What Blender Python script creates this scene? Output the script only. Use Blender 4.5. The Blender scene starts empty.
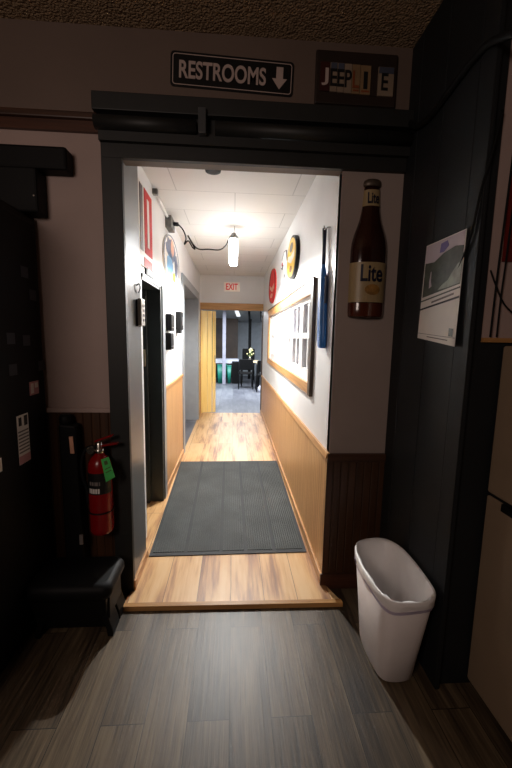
import bpy, math, random
from mathutils import Vector, Matrix
random.seed(7)
D = bpy.data; SC = bpy.context.scene; COL = SC.collection
PI = math.pi

# ------------------------------------------------------------------ camera
cam_d = D.cameras.new('camera'); cam = D.objects.new('camera', cam_d); COL.objects.link(cam)
P_, Y_, R_ = 0.132731826, 0.0649990615, -0.019404833
cy, sy, cp, sp = math.cos(Y_), math.sin(Y_), math.cos(P_), math.sin(P_)
fwd = Vector((sy*cp, cy*cp, -sp)); rgt = Vector((cy, -sy, 0)); dwn = fwd.cross(rgt)
c_, s_ = math.cos(R_), math.sin(R_)
rg2 = c_*rgt + s_*dwn; dw2 = -s_*rgt + c_*dwn
m3 = Matrix((rg2, -dw2, -fwd)).transposed()
cam.matrix_world = Matrix.Translation((0, 0, 1.5)) @ m3.to_4x4()
cam_d.sensor_width = 36; cam_d.lens = 356.2368/768*36; cam_d.clip_start = 0.02
SC.camera = cam

# ------------------------------------------------------------------ world, big lights, exposure
w = D.worlds.new('world'); SC.world = w; w.use_nodes = True
w.node_tree.nodes['Background'].inputs[0].default_value = (.9, .8, .7, 1)
w.node_tree.nodes['Background'].inputs[1].default_value = 0.006
vs = SC.view_settings
vs.view_transform = 'Standard'; vs.look = 'None'; vs.gamma = 1; vs.use_curve_mapping = False; vs.exposure = 0.0

def area(name, loc, rot, sx, sy_, power, colr):
    l = D.lights.new(name, 'AREA'); l.shape = 'RECTANGLE'; l.size = sx; l.size_y = sy_; l.energy = power; l.color = colr
    o = D.objects.new(name, l); COL.objects.link(o); o.location = loc; o.rotation_euler = rot
    return o
# added fill standing in for the front room's unseen light behind the camera, ceiling light of the dining room
area('room_fill_light', (-1.2, -.9, 2.2), (Vector((1.2, 2.8, -1.1)).to_track_quat('-Z', 'Y')).to_euler(), .7, .7, 16, (1, .80, .70))
area('dining_ceiling_light', (.3, 9.3, 2.25), (0, 0, 0), 2.4, 1.6, 280, (.86, .92, 1))
LAMP_STRENGTH, LAMP_DOWN = 24, 520

# ------------------------------------------------------------------ materials
def nt(name):
    m = D.materials.new(name); m.use_nodes = True
    return m, m.node_tree, m.node_tree.nodes['Principled BSDF']
def hexc(r, g, b):
    f = lambda v: (v/255/12.92 if v/255 <= .04045 else ((v/255+.055)/1.055)**2.4)
    return (f(r), f(g), f(b), 1)
def mat(name, rgb, rough=.55, metal=0, var=.06, scale=9, bump=0, bscale=60, coat=0, spec=.5, emit=0):
    m, t, b = nt(name); N = t.nodes; L = t.links
    c = hexc(*rgb)
    tc = N.new('ShaderNodeTexCoord'); no = N.new('ShaderNodeTexNoise'); no.inputs['Scale'].default_value = scale; no.inputs['Detail'].default_value = 5
    L.new(tc.outputs['Object'], no.inputs['Vector'])
    r = N.new('ShaderNodeValToRGB'); r.color_ramp.elements[0].position = .3; r.color_ramp.elements[1].position = .7
    r.color_ramp.elements[0].color = tuple(v*(1-var*2) for v in c[:3])+(1,)
    r.color_ramp.elements[1].color = tuple(min(1, v*(1+var*2)) for v in c[:3])+(1,)
    L.new(no.outputs['Fac'], r.inputs[0]); L.new(r.outputs[0], b.inputs['Base Color'])
    b.inputs['Roughness'].default_value = rough; b.inputs['Metallic'].default_value = metal
    b.inputs['Specular IOR Level'].default_value = spec
    if coat: b.inputs['Coat Weight'].default_value = coat; b.inputs['Coat Roughness'].default_value = .08
    if bump:
        n2 = N.new('ShaderNodeTexNoise'); n2.inputs['Scale'].default_value = bscale; n2.inputs['Detail'].default_value = 4
        L.new(tc.outputs['Object'], n2.inputs['Vector'])
        bp = N.new('ShaderNodeBump'); bp.inputs['Strength'].default_value = bump; bp.inputs['Distance'].default_value = .01
        L.new(n2.outputs['Fac'], bp.inputs['Height']); L.new(bp.outputs[0], b.inputs['Normal'])
    if emit:
        b.inputs['Emission Color'].default_value = c; b.inputs['Emission Strength'].default_value = emit
    return m
def ramp(N, stops):
    r = N.new('ShaderNodeValToRGB'); e = r.color_ramp.elements
    e[0].position, e[0].color = stops[0]; e[1].position, e[1].color = stops[-1]
    for p, c in stops[1:-1]:
        k = e.new(p); k.color = c
    return r
def planks(name, cols, width, length, rough, seam=.35, grain=(55, 2.2), stainy=.5, coat=0, offs=.37, lo=.36, hi=.72, bmix=.16):
    """boards running along y"""
    m, t, b = nt(name); N = t.nodes; L = t.links
    tc = N.new('ShaderNodeTexCoord'); mp = N.new('ShaderNodeMapping'); mp.inputs['Rotation'].default_value = (0, 0, PI/2)
    L.new(tc.outputs['Object'], mp.inputs['Vector'])
    br = N.new('ShaderNodeTexBrick'); br.offset = offs; br.inputs['Scale'].default_value = 1
    br.inputs['Brick Width'].default_value = length; br.inputs['Row Height'].default_value = width
    br.inputs['Mortar Size'].default_value = .0018; br.inputs['Mortar Smooth'].default_value = .4; br.inputs['Bias'].default_value = 0
    br.inputs['Color1'].default_value = (0, 0, 0, 1); br.inputs['Color2'].default_value = (1, 1, 1, 1); br.inputs['Mortar'].default_value = (.5, .5, .5, 1)
    L.new(mp.outputs[0], br.inputs['Vector'])
    ml = N.new('ShaderNodeVectorMath'); ml.operation = 'MULTIPLY_ADD'; ml.inputs[1].default_value = (3.1, 5.7, 0)
    L.new(br.outputs['Color'], ml.inputs[0]); L.new(tc.outputs['Object'], ml.inputs[2])
    m2 = N.new('ShaderNodeMapping'); m2.inputs['Scale'].default_value = (grain[0], grain[1], 1); L.new(ml.outputs[0], m2.inputs['Vector'])
    g = N.new('ShaderNodeTexNoise'); g.inputs['Scale'].default_value = 1; g.inputs['Detail'].default_value = 8; g.inputs['Roughness'].default_value = .65
    L.new(m2.outputs[0], g.inputs['Vector'])
    m4 = N.new('ShaderNodeMapping'); m4.inputs['Scale'].default_value = (grain[0]*.22, grain[1]*.55, 1); L.new(ml.outputs[0], m4.inputs['Vector'])
    g2 = N.new('ShaderNodeTexNoise'); g2.inputs['Scale'].default_value = 1; g2.inputs['Detail'].default_value = 3; L.new(m4.outputs[0], g2.inputs['Vector'])
    mx = N.new('ShaderNodeMix'); mx.data_type = 'FLOAT'; mx.inputs[0].default_value = stainy
    L.new(g.outputs['Fac'], mx.inputs[2]); L.new(g2.outputs['Fac'], mx.inputs[3])
    ad = N.new('ShaderNodeMath'); ad.operation = 'MULTIPLY_ADD'; ad.inputs[1].default_value = bmix; L.new(br.outputs['Color'], ad.inputs[0]); L.new(mx.outputs[0], ad.inputs[2])
    n = len(cols); r = ramp(N, [(lo+(hi-lo)*i/(n-1), hexc(*c)) for i, c in enumerate(cols)])
    L.new(ad.outputs[0], r.inputs[0])
    mm = N.new('ShaderNodeMix'); mm.data_type = 'RGBA'; L.new(br.outputs['Fac'], mm.inputs[0]); L.new(r.outputs[0], mm.inputs[6])
    mm.inputs[7].default_value = tuple(v*seam for v in hexc(*cols[0])[:3])+(1,)
    L.new(mm.outputs[2], b.inputs['Base Color']); b.inputs['Roughness'].default_value = rough
    if coat: b.inputs['Coat Weight'].default_value = coat; b.inputs['Coat Roughness'].default_value = .25
    bp = N.new('ShaderNodeBump'); bp.inputs['Strength'].default_value = .25; bp.inputs['Distance'].default_value = .004
    L.new(g.outputs['Fac'], bp.inputs['Height']); L.new(bp.outputs[0], b.inputs['Normal'])
    return m
def bead(name, c1, c2, axis, step=.045, rough=.4):
    """vertical beadboard: wood grain plus a groove every step along axis"""
    m, t, b = nt(name); N = t.nodes; L = t.links
    tc = N.new('ShaderNodeTexCoord'); mp = N.new('ShaderNodeMapping'); mp.inputs['Scale'].default_value = (40, 40, 2)
    L.new(tc.outputs['Object'], mp.inputs['Vector'])
    g = N.new('ShaderNodeTexNoise'); g.inputs['Scale'].default_value = 1; g.inputs['Detail'].default_value = 6; L.new(mp.outputs[0], g.inputs['Vector'])
    r = ramp(N, [(.3, hexc(*c1)), (.7, hexc(*c2))]); L.new(g.outputs['Fac'], r.inputs[0])
    sx = N.new('ShaderNodeSeparateXYZ'); L.new(tc.outputs['Object'], sx.inputs[0])
    dv = N.new('ShaderNodeMath'); dv.operation = 'DIVIDE'; dv.inputs[1].default_value = step; L.new(sx.outputs['XYZ'.index(axis)], dv.inputs[0])
    fr = N.new('ShaderNodeMath'); fr.operation = 'PINGPONG'; fr.inputs[1].default_value = .5; L.new(dv.outputs[0], fr.inputs[0])
    gr = N.new('ShaderNodeMapRange'); gr.inputs[1].default_value = .0; gr.inputs[2].default_value = .09; L.new(fr.outputs[0], gr.inputs[0])
    mm = N.new('ShaderNodeMix'); mm.data_type = 'RGBA'; L.new(gr.outputs[0], mm.inputs[0])
    mm.inputs[6].default_value = tuple(v*.6 for v in hexc(*c1)[:3])+(1,); L.new(r.outputs[0], mm.inputs[7])
    L.new(mm.outputs[2], b.inputs['Base Color']); b.inputs['Roughness'].default_value = rough
    bp = N.new('ShaderNodeBump'); bp.inputs['Strength'].default_value = .6; bp.inputs['Distance'].default_value = .004
    L.new(gr.outputs[0], bp.inputs['Height']); L.new(bp.outputs[0], b.inputs['Normal'])
    return m
def wood(name, c1, c2, axis='y', rough=.4):
    m, t, b = nt(name); N = t.nodes; L = t.links
    tc = N.new('ShaderNodeTexCoord'); mp = N.new('ShaderNodeMapping')
    mp.inputs['Scale'].default_value = tuple(2.5 if a == axis else 60 for a in 'xyz')
    L.new(tc.outputs['Object'], mp.inputs['Vector'])
    g = N.new('ShaderNodeTexNoise'); g.inputs['Scale'].default_value = 1; g.inputs['Detail'].default_value = 6; L.new(mp.outputs[0], g.inputs['Vector'])
    r = ramp(N, [(.3, hexc(*c1)), (.7, hexc(*c2))]); L.new(g.outputs['Fac'], r.inputs[0]); L.new(r.outputs[0], b.inputs['Base Color'])
    b.inputs['Roughness'].default_value = rough
    return m
def tiles(name, rgb, line, bw, rh):
    m, t, b = nt(name); N = t.nodes; L = t.links
    tc = N.new('ShaderNodeTexCoord'); br = N.new('ShaderNodeTexBrick'); br.inputs['Scale'].default_value = 1
    br.inputs['Brick Width'].default_value = bw; br.inputs['Row Height'].default_value = rh; br.inputs['Mortar Size'].default_value = .0035
    br.inputs['Color1'].default_value = hexc(*rgb); br.inputs['Color2'].default_value = tuple(v*.95 for v in hexc(*rgb)[:3])+(1,); br.inputs['Mortar'].default_value = hexc(*line)
    L.new(tc.outputs['Object'], br.inputs['Vector']); L.new(br.outputs['Color'], b.inputs['Base Color']); b.inputs['Roughness'].default_value = .7
    return m
def popcorn(name, rgb):
    m, t, b = nt(name); N = t.nodes; L = t.links
    tc = N.new('ShaderNodeTexCoord')
    v = N.new('ShaderNodeTexVoronoi'); v.inputs['Scale'].default_value = 85; n = N.new('ShaderNodeTexNoise'); n.inputs['Scale'].default_value = 60; n.inputs['Detail'].default_value = 5
    L.new(tc.outputs['Object'], v.inputs['Vector']); L.new(tc.outputs['Object'], n.inputs['Vector'])
    s = N.new('ShaderNodeMath'); s.operation = 'SUBTRACT'; L.new(n.outputs['Fac'], s.inputs[0]); L.new(v.outputs['Distance'], s.inputs[1])
    bp = N.new('ShaderNodeBump'); bp.inputs['Strength'].default_value = 1; bp.inputs['Distance'].default_value = .02
    L.new(s.outputs[0], bp.inputs['Height']); L.new(bp.outputs[0], b.inputs['Normal'])
    r = ramp(N, [(.3, tuple(x*.75 for x in hexc(*rgb)[:3])+(1,)), (.7, hexc(*rgb))]); L.new(n.outputs['Fac'], r.inputs[0]); L.new(r.outputs[0], b.inputs['Base Color'])
    b.inputs['Roughness'].default_value = .9
    return m

M = dict(
 greyfloor=planks("grey_plank_floor", [(28, 22, 16), (54, 44, 33), (80, 67, 51), (106, 91, 70)], .165, 1.22, .42, grain=(75, 3.0), stainy=.42, lo=.37, hi=.68, bmix=.13),
 laminate=planks('orange_laminate', [(118, 82, 66), (166, 120, 80), (206, 162, 110), (216, 178, 128)], .19, 1.2, .42, seam=.8, grain=(40, 2.2), stainy=.6, lo=.36, hi=.60, bmix=.07),
 farfloor=planks('far_plank_floor', [(70, 72, 80), (96, 98, 106), (120, 122, 128)], .3, 1.2, .45, grain=(12, 2)),
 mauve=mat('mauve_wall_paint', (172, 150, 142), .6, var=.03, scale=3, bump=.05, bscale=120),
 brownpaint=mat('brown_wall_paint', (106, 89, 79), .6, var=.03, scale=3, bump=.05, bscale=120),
 white=mat('white_wall_paint', (226, 226, 226), .38, var=.02, scale=3, bump=.04, bscale=90),
 taupe=mat('taupe_wall_paint', (158, 142, 134), .6, var=.03, scale=3),
 black=mat('black_trim_paint', (28, 29, 28), .55, var=.08),
 charcoal=mat('charcoal_trim_paint', (74, 76, 78), .28, var=.05),
 darkwall=mat('dark_plank_paint', (22, 25, 27), .6, var=.1, spec=.35, scale=4, bump=.05),
 popcorn=popcorn('popcorn_ceiling', (176, 148, 116)),
 tile=tiles('ceiling_tile', (218, 217, 214), (180, 180, 178), .9, .42),
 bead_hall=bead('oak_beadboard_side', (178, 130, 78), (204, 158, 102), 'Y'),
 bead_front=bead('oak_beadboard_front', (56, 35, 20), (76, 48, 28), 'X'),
 oak_y=wood('oak_trim_long', (166, 116, 68), (206, 158, 104), 'y'),
 oak_x=wood('oak_trim_cross', (160, 112, 62), (198, 150, 92), 'x'),
 oak_z=wood('oak_trim_upright', (166, 116, 68), (206, 158, 104), 'z'),
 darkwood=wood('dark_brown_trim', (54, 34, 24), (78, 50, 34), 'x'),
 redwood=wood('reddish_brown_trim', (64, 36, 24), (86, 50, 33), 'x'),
 darkedge=wood('dark_frame_edge', (50, 36, 28), (74, 54, 40), 'z'),
 pine=wood('yellow_folding_door', (244, 208, 118), (252, 226, 150), 'z', .35),
 greypaint=mat('grey_door_paint', (138, 142, 146), .4, var=.03),
 blackplastic=mat('black_plastic', (9, 9, 10), .6, var=.1, spec=.22),
 blackgloss=mat('black_gloss', (6, 6, 7), .45, var=.1, spec=.2),
 blackdoor=mat('black_door_paint', (58, 64, 64), .4, var=.06),
 rubber=mat('mat_rubber', (64, 68, 66), .75, var=.2, scale=3.5, bump=.25, bscale=300),
 rubberedge=mat('mat_edge', (44, 47, 49), .7),
 binwhite=mat('white_bin_plastic', (244, 236, 234), .42, var=.015),
 liner=mat('white_bin_liner', (244, 240, 238), .35, var=.02, bump=.15, bscale=40),
 lavender=mat('lavender_drawstring', (206, 194, 218), .4),
 fridge=mat('beige_enamel', (142, 122, 100), .4, var=.02),
 red=mat('red_enamel', (132, 12, 14), .25, var=.03),
 redsign=mat('red_sign_paint', (204, 44, 42), .6, spec=.2, var=.05),
 redposter=mat('red_poster_print', (104, 22, 16), .4, var=.15),
 chrome=mat('chrome', (200, 196, 188), .25, 1),
 galv=mat('galvanized_steel', (120, 120, 118), .45, .7, var=.15, scale=40),
 paper=mat('white_paper', (226, 220, 212), .5, var=.02),
 ink=mat('black_ink', (18, 18, 18), .5),
 greyink=mat('grey_ink', (120, 112, 108), .6),
 pinklabel=mat('pink_label', (196, 140, 140), .5),
 green=mat('green_tag_card', (70, 190, 90), .5, var=.04),
 signblack=mat('sign_black', (16, 16, 17), .4),
 signwhite=mat('sign_white', (186, 166, 158), .4),
 brownframe=mat('dark_brown_frame', (40, 28, 22), .5, var=.12),
 platewhite=mat('plate_cream', (140, 122, 104), .4, var=.06),
 platetan=mat('plate_tan', (136, 110, 80), .4, var=.06),
 platemaroon=mat('plate_maroon', (58, 22, 20), .4),
 plateblue=mat('plate_blue_band', (70, 74, 88), .4),
 plateorange=mat('plate_orange', (130, 66, 36), .4),
 amber=mat('amber_glass', (44, 18, 12), .12, var=.1, coat=.5),
 amberlow=mat('amber_glass_base', (78, 34, 16), .15, var=.1, coat=.5),
 labelcream=mat('cream_bottle_label', (160, 138, 100), .4, var=.03),
 labelblue=mat('navy_letter', (34, 36, 62), .4),
 labelgold=mat('gold_emblem', (150, 108, 52), .4, var=.2, scale=40),
 capsilver=mat('silver_cap', (96, 84, 72), .45, .5),
 blue=mat('blue_plastic', (48, 112, 186), .35, var=.08),
 bluedark=mat('navy_plastic', (30, 44, 70), .4),
 yellow=mat('yellow_sign_face', (232, 186, 44), .35, var=.06, scale=14),
 signblue=mat('pale_blue_print', (120, 168, 206), .35, var=.12, scale=12),
 signslate=mat('slate_print', (92, 106, 132), .35, var=.2, scale=14),
 signpeach=mat('peach_print', (214, 160, 132), .35, var=.1, scale=14),
 skyprint=mat('sky_print', (190, 178, 186), .4, var=.04),
 hillprint=mat('hill_print', (58, 64, 52), .4, var=.25, scale=30),
 fallprint=mat('river_print', (140, 146, 132), .4, var=.2, scale=25),
 purpleprint=mat('purple_print', (104, 92, 150), .4, var=.1),
 greyframe=mat('lintel_box_grey', (66, 68, 70), .6, spec=.2),
 tan=mat('tan_plate', (196, 184, 158), .4),
 remote=mat('white_handset', (206, 200, 190), .4),
 clear=mat('pale_plastic_holder', (206, 206, 204), .25, var=.04),
 windowwhite=mat('white_window_paint', (234, 234, 234), .35, var=.01),
 pane_backing=mat('white_pane_glare', (232, 232, 234), .5, var=.01),
 slat=mat('grey_pane_reflection', (150, 150, 166), .4, var=.25, scale=6),
 exitred=mat('exit_red', (206, 36, 34), .4, emit=.25),
 exitface=mat('exit_face', (238, 226, 214), .4, emit=.15),
 wire=mat('black_wire', (13, 13, 13), .7, spec=.2),
 teal=mat('teal_plastic', (20, 122, 104), .45, var=.08),
 cloth=mat('white_cloth', (206, 208, 222), .7, var=.04),
 cream=mat('cream_table_top', (214, 196, 160), .4, var=.05),
 panelbrown=mat('brown_wall_panel', (66, 50, 38), .5, var=.25, scale=2),
 fargrey=mat('grey_far_wall', (168, 174, 180), .6, var=.04),
 farceil=mat('grey_far_ceiling', (160, 164, 166), .7, var=.05),
 pole=mat('lilac_grey_post', (150, 150, 164), .5),
 leaf=mat('leaf_green', (70, 92, 44), .5, var=.2),
 petal=mat('cream_petal', (226, 214, 160), .5, var=.1),
 bluepad=mat('dim_blue_pad', (20, 26, 38), .35),
)
# thin window glass
gm, t_, b_ = nt('window_glass')
tr_ = t_.nodes.new('ShaderNodeBsdfTransparent'); gl_ = t_.nodes.new('ShaderNodeBsdfGlossy'); gl_.inputs['Roughness'].default_value = .03
fw_ = t_.nodes.new('ShaderNodeLayerWeight'); fz_ = t_.nodes.new('ShaderNodeMath'); fz_.operation = 'POWER'; fz_.inputs[1].default_value = 7; t_.links.new(fw_.outputs['Facing'], fz_.inputs[0]); mx_ = t_.nodes.new('ShaderNodeMixShader')
t_.links.new(fz_.outputs[0], mx_.inputs[0]); t_.links.new(tr_.outputs[0], mx_.inputs[1]); t_.links.new(gl_.outputs[0], mx_.inputs[2])
t_.links.new(mx_.outputs[0], t_.nodes['Material Output'].inputs[0]); M['glass'] = gm
lm_, t_, b_ = nt('lamp_tube_glow'); b_.inputs['Base Color'].default_value = (1, 1, 1, 1)
b_.inputs['Emission Color'].default_value = (.98, .99, 1, 1); b_.inputs['Emission Strength'].default_value = LAMP_STRENGTH; M['lamp'] = lm_
fm_, t_, b_ = nt('far_fixture_glow'); b_.inputs['Emission Color'].default_value = (.9, .95, 1, 1); b_.inputs['Emission Strength'].default_value = 1.1; M['fixture'] = fm_

# ------------------------------------------------------------------ mesh builder
class MB:
    def __init__(s): s.v = []; s.f = []; s.sm = []
    def add(s, v, f, smooth=False):
        n = len(s.v); s.v += [Vector(p) for p in v]; s.f += [tuple(i+n for i in q) for q in f]; s.sm += [smooth]*len(f); return s
    def box(s, x0, x1, y0, y1, z0, z1):
        v = [(x, y, z) for z in (z0, z1) for y in (y0, y1) for x in (x0, x1)]
        return s.add(v, [(0, 2, 3, 1), (4, 5, 7, 6), (0, 1, 5, 4), (2, 6, 7, 3), (0, 4, 6, 2), (1, 3, 7, 5)])
    def hexa(s, a, b):
        """a, b: two quads (4 points each), corner to corner"""
        return s.add(list(a)+list(b), [(3, 2, 1, 0), (4, 5, 6, 7)]+[(i, (i+1) % 4, (i+1) % 4+4, i+4) for i in range(4)])
    def loft(s, rings, cap0=True, cap1=True, smooth=True):
        n = len(rings[0]); v = [p for r in rings for p in r]; f = []
        for k in range(len(rings)-1):
            for i in range(n): f.append((k*n+i, k*n+(i+1) % n, (k+1)*n+(i+1) % n, (k+1)*n+i))
        s.add(v, f, smooth); base = len(s.v)-len(v)
        if cap0: s.f.append(tuple(base+i for i in range(n))[::-1]); s.sm.append(False)
        if cap1: s.f.append(tuple(base+(len(rings)-1)*n+i for i in range(n))); s.sm.append(False)
        return s
    def tube(s, pts, r, n=10):
        pts = [Vector(p) for p in pts]; rings = []; up = None
        for i, p in enumerate(pts):
            d = (pts[min(i+1, len(pts)-1)]-pts[max(i-1, 0)]).normalized()
            if up is None: up = d.orthogonal().normalized()
            up = (up-d*up.dot(d)); up = up.normalized() if up.length > 1e-6 else d.orthogonal().normalized()
            sd = d.cross(up); rr = r[i] if isinstance(r, (list, tuple)) else r
            rings.append([p+rr*(math.cos(2*PI*k/n)*up+math.sin(2*PI*k/n)*sd) for k in range(n)])
        return s.loft(rings)
    def lathe(s, prof, loc, n=28, flat=(1, 1)):
        x, y, z = loc
        return s.loft([[(x+max(r, 1e-4)*flat[0]*math.cos(2*PI*k/n), y+max(r, 1e-4)*flat[1]*math.sin(2*PI*k/n), z+h) for k in range(n)] for r, h in prof])
    def disc(s, c, axis, r, th, n=40, rz=None):
        """flat round plate, axis x or y, from c along +th; rz = other radius"""
        rz = rz or r; R0 = []; R1 = []
        for k in range(n):
            a = 2*PI*k/n
            if axis == 'x': R0.append((c[0], c[1]+r*math.cos(a), c[2]+rz*math.sin(a))); R1.append((c[0]+th, c[1]+r*math.cos(a), c[2]+rz*math.sin(a)))
            elif axis == 'y': R0.append((c[0]+r*math.cos(a), c[1], c[2]+rz*math.sin(a))); R1.append((c[0]+r*math.cos(a), c[1]+th, c[2]+rz*math.sin(a)))
            else: R0.append((c[0]+r*math.cos(a), c[1]+rz*math.sin(a), c[2])); R1.append((c[0]+r*math.cos(a), c[1]+rz*math.sin(a), c[2]+th))
        return s.loft([R0, R1], smooth=False)
    def poly(s, pts, off):
        """extruded polygon: 3-D outline and an offset vector"""
        o = Vector(off); return s.loft([[Vector(p) for p in pts], [Vector(p)+o for p in pts]], smooth=False)
    def xf(s, mtx):
        s.v = [mtx @ p for p in s.v]; return s

def link(name, mb, m, parent=None, bevel=0, segs=2):
    me = D.meshes.new(name); off = Vector(parent['_o']) if parent is not None and '_o' in parent else Vector((0, 0, 0))
    me.from_pydata([p-off for p in mb.v], [], mb.f)
    for p, q in zip(me.polygons, mb.sm): p.use_smooth = q
    import bmesh
    b = bmesh.new(); b.from_mesh(me); bmesh.ops.recalc_face_normals(b, faces=b.faces); b.to_mesh(me); b.free()
    me.materials.append(M[m] if isinstance(m, str) else m)
    o = D.objects.new(name, me); COL.objects.link(o)
    if parent is not None:
        o.parent = parent; o['_o'] = list(off)
    if bevel:
        md = o.modifiers.new('bevel', 'BEVEL'); md.width = bevel; md.segments = segs; md.limit_method = 'ANGLE'; md.angle_limit = math.radians(40)
    return o
def tag(o, label, cat, group=None):
    o['label'] = label; o['category'] = cat
    if group: o['group'] = group
    return o
def thing(name, label, cat, loc, group=None):
    o = D.objects.new(name, None); COL.objects.link(o); o.location = loc; o['_o'] = list(loc); o.empty_display_size = .05
    return tag(o, label, cat, group)
def struct(name, mb, m, parent=None, bevel=0, label=None):
    o = link(name, mb, m, parent, bevel); o['kind'] = 'structure'
    if label: o['label'] = label
    return o
def dup(root, loc, label, group=None):
    r = root.copy(); COL.objects.link(r); r.location = loc; r['label'] = label
    if group: r['group'] = group
    for ch in list(root.children):
        c = ch.copy(); COL.objects.link(c); c.parent = r
        for g in list(ch.children):
            d = g.copy(); COL.objects.link(d); d.parent = c
    return r
def text(s, origin, ux, uz, width, height, depth, bold=.0, shear=0, conform=None):
    """lettering scaled to width x height, centred on origin, in the plane ux/uz, thickness along ux x uz"""
    cu = D.curves.new('lettering', 'FONT'); cu.body = s; cu.size = 1; cu.offset = bold; cu.shear = shear; cu.extrude = .5
    o = D.objects.new('lettering', cu); COL.objects.link(o)
    dg = bpy.context.evaluated_depsgraph_get(); dg.update()
    me = D.meshes.new_from_object(o.evaluated_get(dg))
    vs_ = [v.co.copy() for v in me.vertices]; fs = [tuple(p.vertices) for p in me.polygons]
    D.objects.remove(o); D.curves.remove(cu); D.meshes.remove(me)
    x0 = min(v.x for v in vs_); x1 = max(v.x for v in vs_); y0 = min(v.y for v in vs_); y1 = max(v.y for v in vs_)
    ux = Vector(ux).normalized(); uz = Vector(uz).normalized(); nn = ux.cross(uz); og = Vector(origin)
    out = []
    for v in vs_:
        p = og+ux*((v.x-(x0+x1)/2)/(x1-x0)*width)+uz*((v.y-(y0+y1)/2)/(y1-y0)*height)+nn*(v.z*depth)
        out.append(conform(p, v.z) if conform else p)
    mb = MB(); mb.add(out, fs); return mb
def spline(pts, n=8):
    pts = [Vector(p) for p in pts]; out = []
    for i in range(len(pts)-1):
        p0 = pts[max(i-1, 0)]; p1 = pts[i]; p2 = pts[i+1]; p3 = pts[min(i+2, len(pts)-1)]
        for k in range(n):
            t = k/n; out.append(.5*((2*p1)+(p2-p0)*t+(2*p0-5*p1+4*p2-p3)*t*t+(3*p1-p0-3*p2+p3)*t**3))
    return out+[pts[-1]]
X, Y, Z = Vector((1, 0, 0)), Vector((0, 1, 0)), Vector((0, 0, 1))

# ================================================================== SETTING
HL, HR, HB, HF = -.62, .555, 6.78, .025          # hall left wall, right wall, end wall, floor level
YF, ZC, HC = 1.95, 2.95, 2.6                     # front wall face, room ceiling, hall ceiling
DW = .885                                        # dark side wall face
struct('floor', MB().box(-2.1, 2.1, -2.4, 2.0, -.06, 0), 'greyfloor')
struct('floor_hall', MB().box(-.64, HR+.01, 1.96, HB, -.06, HF).box(-1.5, -.64, 2.4, 3.2, -.06, HF)
       .add([(-.592, 1.815, HF), (.625, 1.800, HF), (.557, 1.96, HF), (-.571, 1.96, HF), (-.592, 1.815, .001), (.625, 1.800, .001), (.557, 1.96, .001), (-.571, 1.96, .001)],
            [(0, 1, 2, 3), (7, 6, 5, 4), (0, 4, 5, 1), (1, 5, 6, 2), (2, 6, 7, 3), (3, 7, 4, 0)]), 'laminate')
struct('trim_threshold', MB().hexa([(-.592, 1.800, .001), (.63, 1.786, .001), (.625, 1.812, .001), (-.592, 1.827, .001)],
                                   [(-.592, 1.803, .026), (.63, 1.789, .026), (.625, 1.812, .030), (-.592, 1.827, .030)]), 'oak_x')
struct('ceiling', MB().box(-2.1, 2.1, -2.4, 2.05, ZC, ZC+.05), 'popcorn')
struct('ceiling_hall', MB().box(-.8, .7, 2.02, HB+.1, HC, HC+.05), 'tile')
# front wall: left of opening, above opening
struct('wall_front', MB().box(-2.1, -.64, YF, 2.05, 0, ZC), 'mauve')
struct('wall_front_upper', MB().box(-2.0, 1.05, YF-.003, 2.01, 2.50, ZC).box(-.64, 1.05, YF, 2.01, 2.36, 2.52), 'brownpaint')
struct('wall_left', MB().box(-2.1, -2.0, -2.4, 1.95, 0, ZC), 'mauve')
# dark planked side wall: boards with shadow gaps
dwm = MB().box(DW+.008, .905, 1.30, 2.04, 0, ZC)
for a, b in ((1.30, 1.383), (1.387, 1.608), (1.612, 1.833), (1.837, 2.04)): dwm.box(DW, DW+.01, a, b, 0, ZC)
struct('wall_right', dwm, 'darkwall', bevel=.002)
struct('wall_recess', MB().box(.95, 2.1, 1.325, 1.42, 1.50, ZC), 'mauve')
struct('wall_recess_lower', MB().box(.886, 2.1, 1.325, 1.42, 0, 1.50), 'darkwall')
struct('trim_recess_rail', MB().box(.95, 2.1, 1.312, 1.325, 1.495, 1.512), 'oak_x')
struct('trim_recess_post', MB().box(.887, .945, 1.318, 1.36, 1.50, ZC), 'darkwall')
struct('wall_far_right', MB().box(2.0, 2.1, -2.4, 1.33, 0, ZC), 'mauve')
# bottle wall (end of the thick right-hand hall wall) and right hall wall round its window
W0, W1, WZ0, WZ1 = 2.50, 5.46, 1.17, 1.80
struct('wall_hall_right', MB().box(HR, .64, YF+.002, W0, 0, HC).box(HR, .64, W1, HB, 0, HC).box(HR, .64, W0, W1, 0, WZ0).box(HR, .64, W0, W1, WZ1, HC), 'white')
struct('wall_hall_end_face', MB().box(HR, DW+.02, YF, YF+.05, 0, 2.37), 'taupe')
# left reveal of the opening, left hall wall with two doorways, end wall with one
struct('trim_opening_reveal', MB().box(-.64, -.565, 1.955, 2.25, 0, HC), 'charcoal', bevel=.004)
D1a, D1b, D1z = 2.50, 3.08, 1.885
D2a, D2b, D2z = 4.44, 6.22, 2.13
struct('wall_hall_left', MB().box(-.74, HL, 2.25, D1a, 0, HC).box(-.74, HL, D1a, D1b, D1z, HC).box(-.74, HL, D1b, D2a, 0, HC)
       .box(-.74, HL, D2a, D2b, D2z, HC).box(-.74, HL, D2b, HB, 0, HC), 'white')
BZ, BA, BB = 1.975, -.59, .545
struct('wall_hall_back', MB().box(-.9, BA-.03, HB, HB+.1, 0, HC), 'white')
struct('wall_hall_back_right', MB().box(BB, .8, HB, HB+.1, 0, HC), 'white')
struct('wall_hall_back_upper', MB().box(BA-.03, BB, HB, HB+.1, BZ, HC), 'white')
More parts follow.
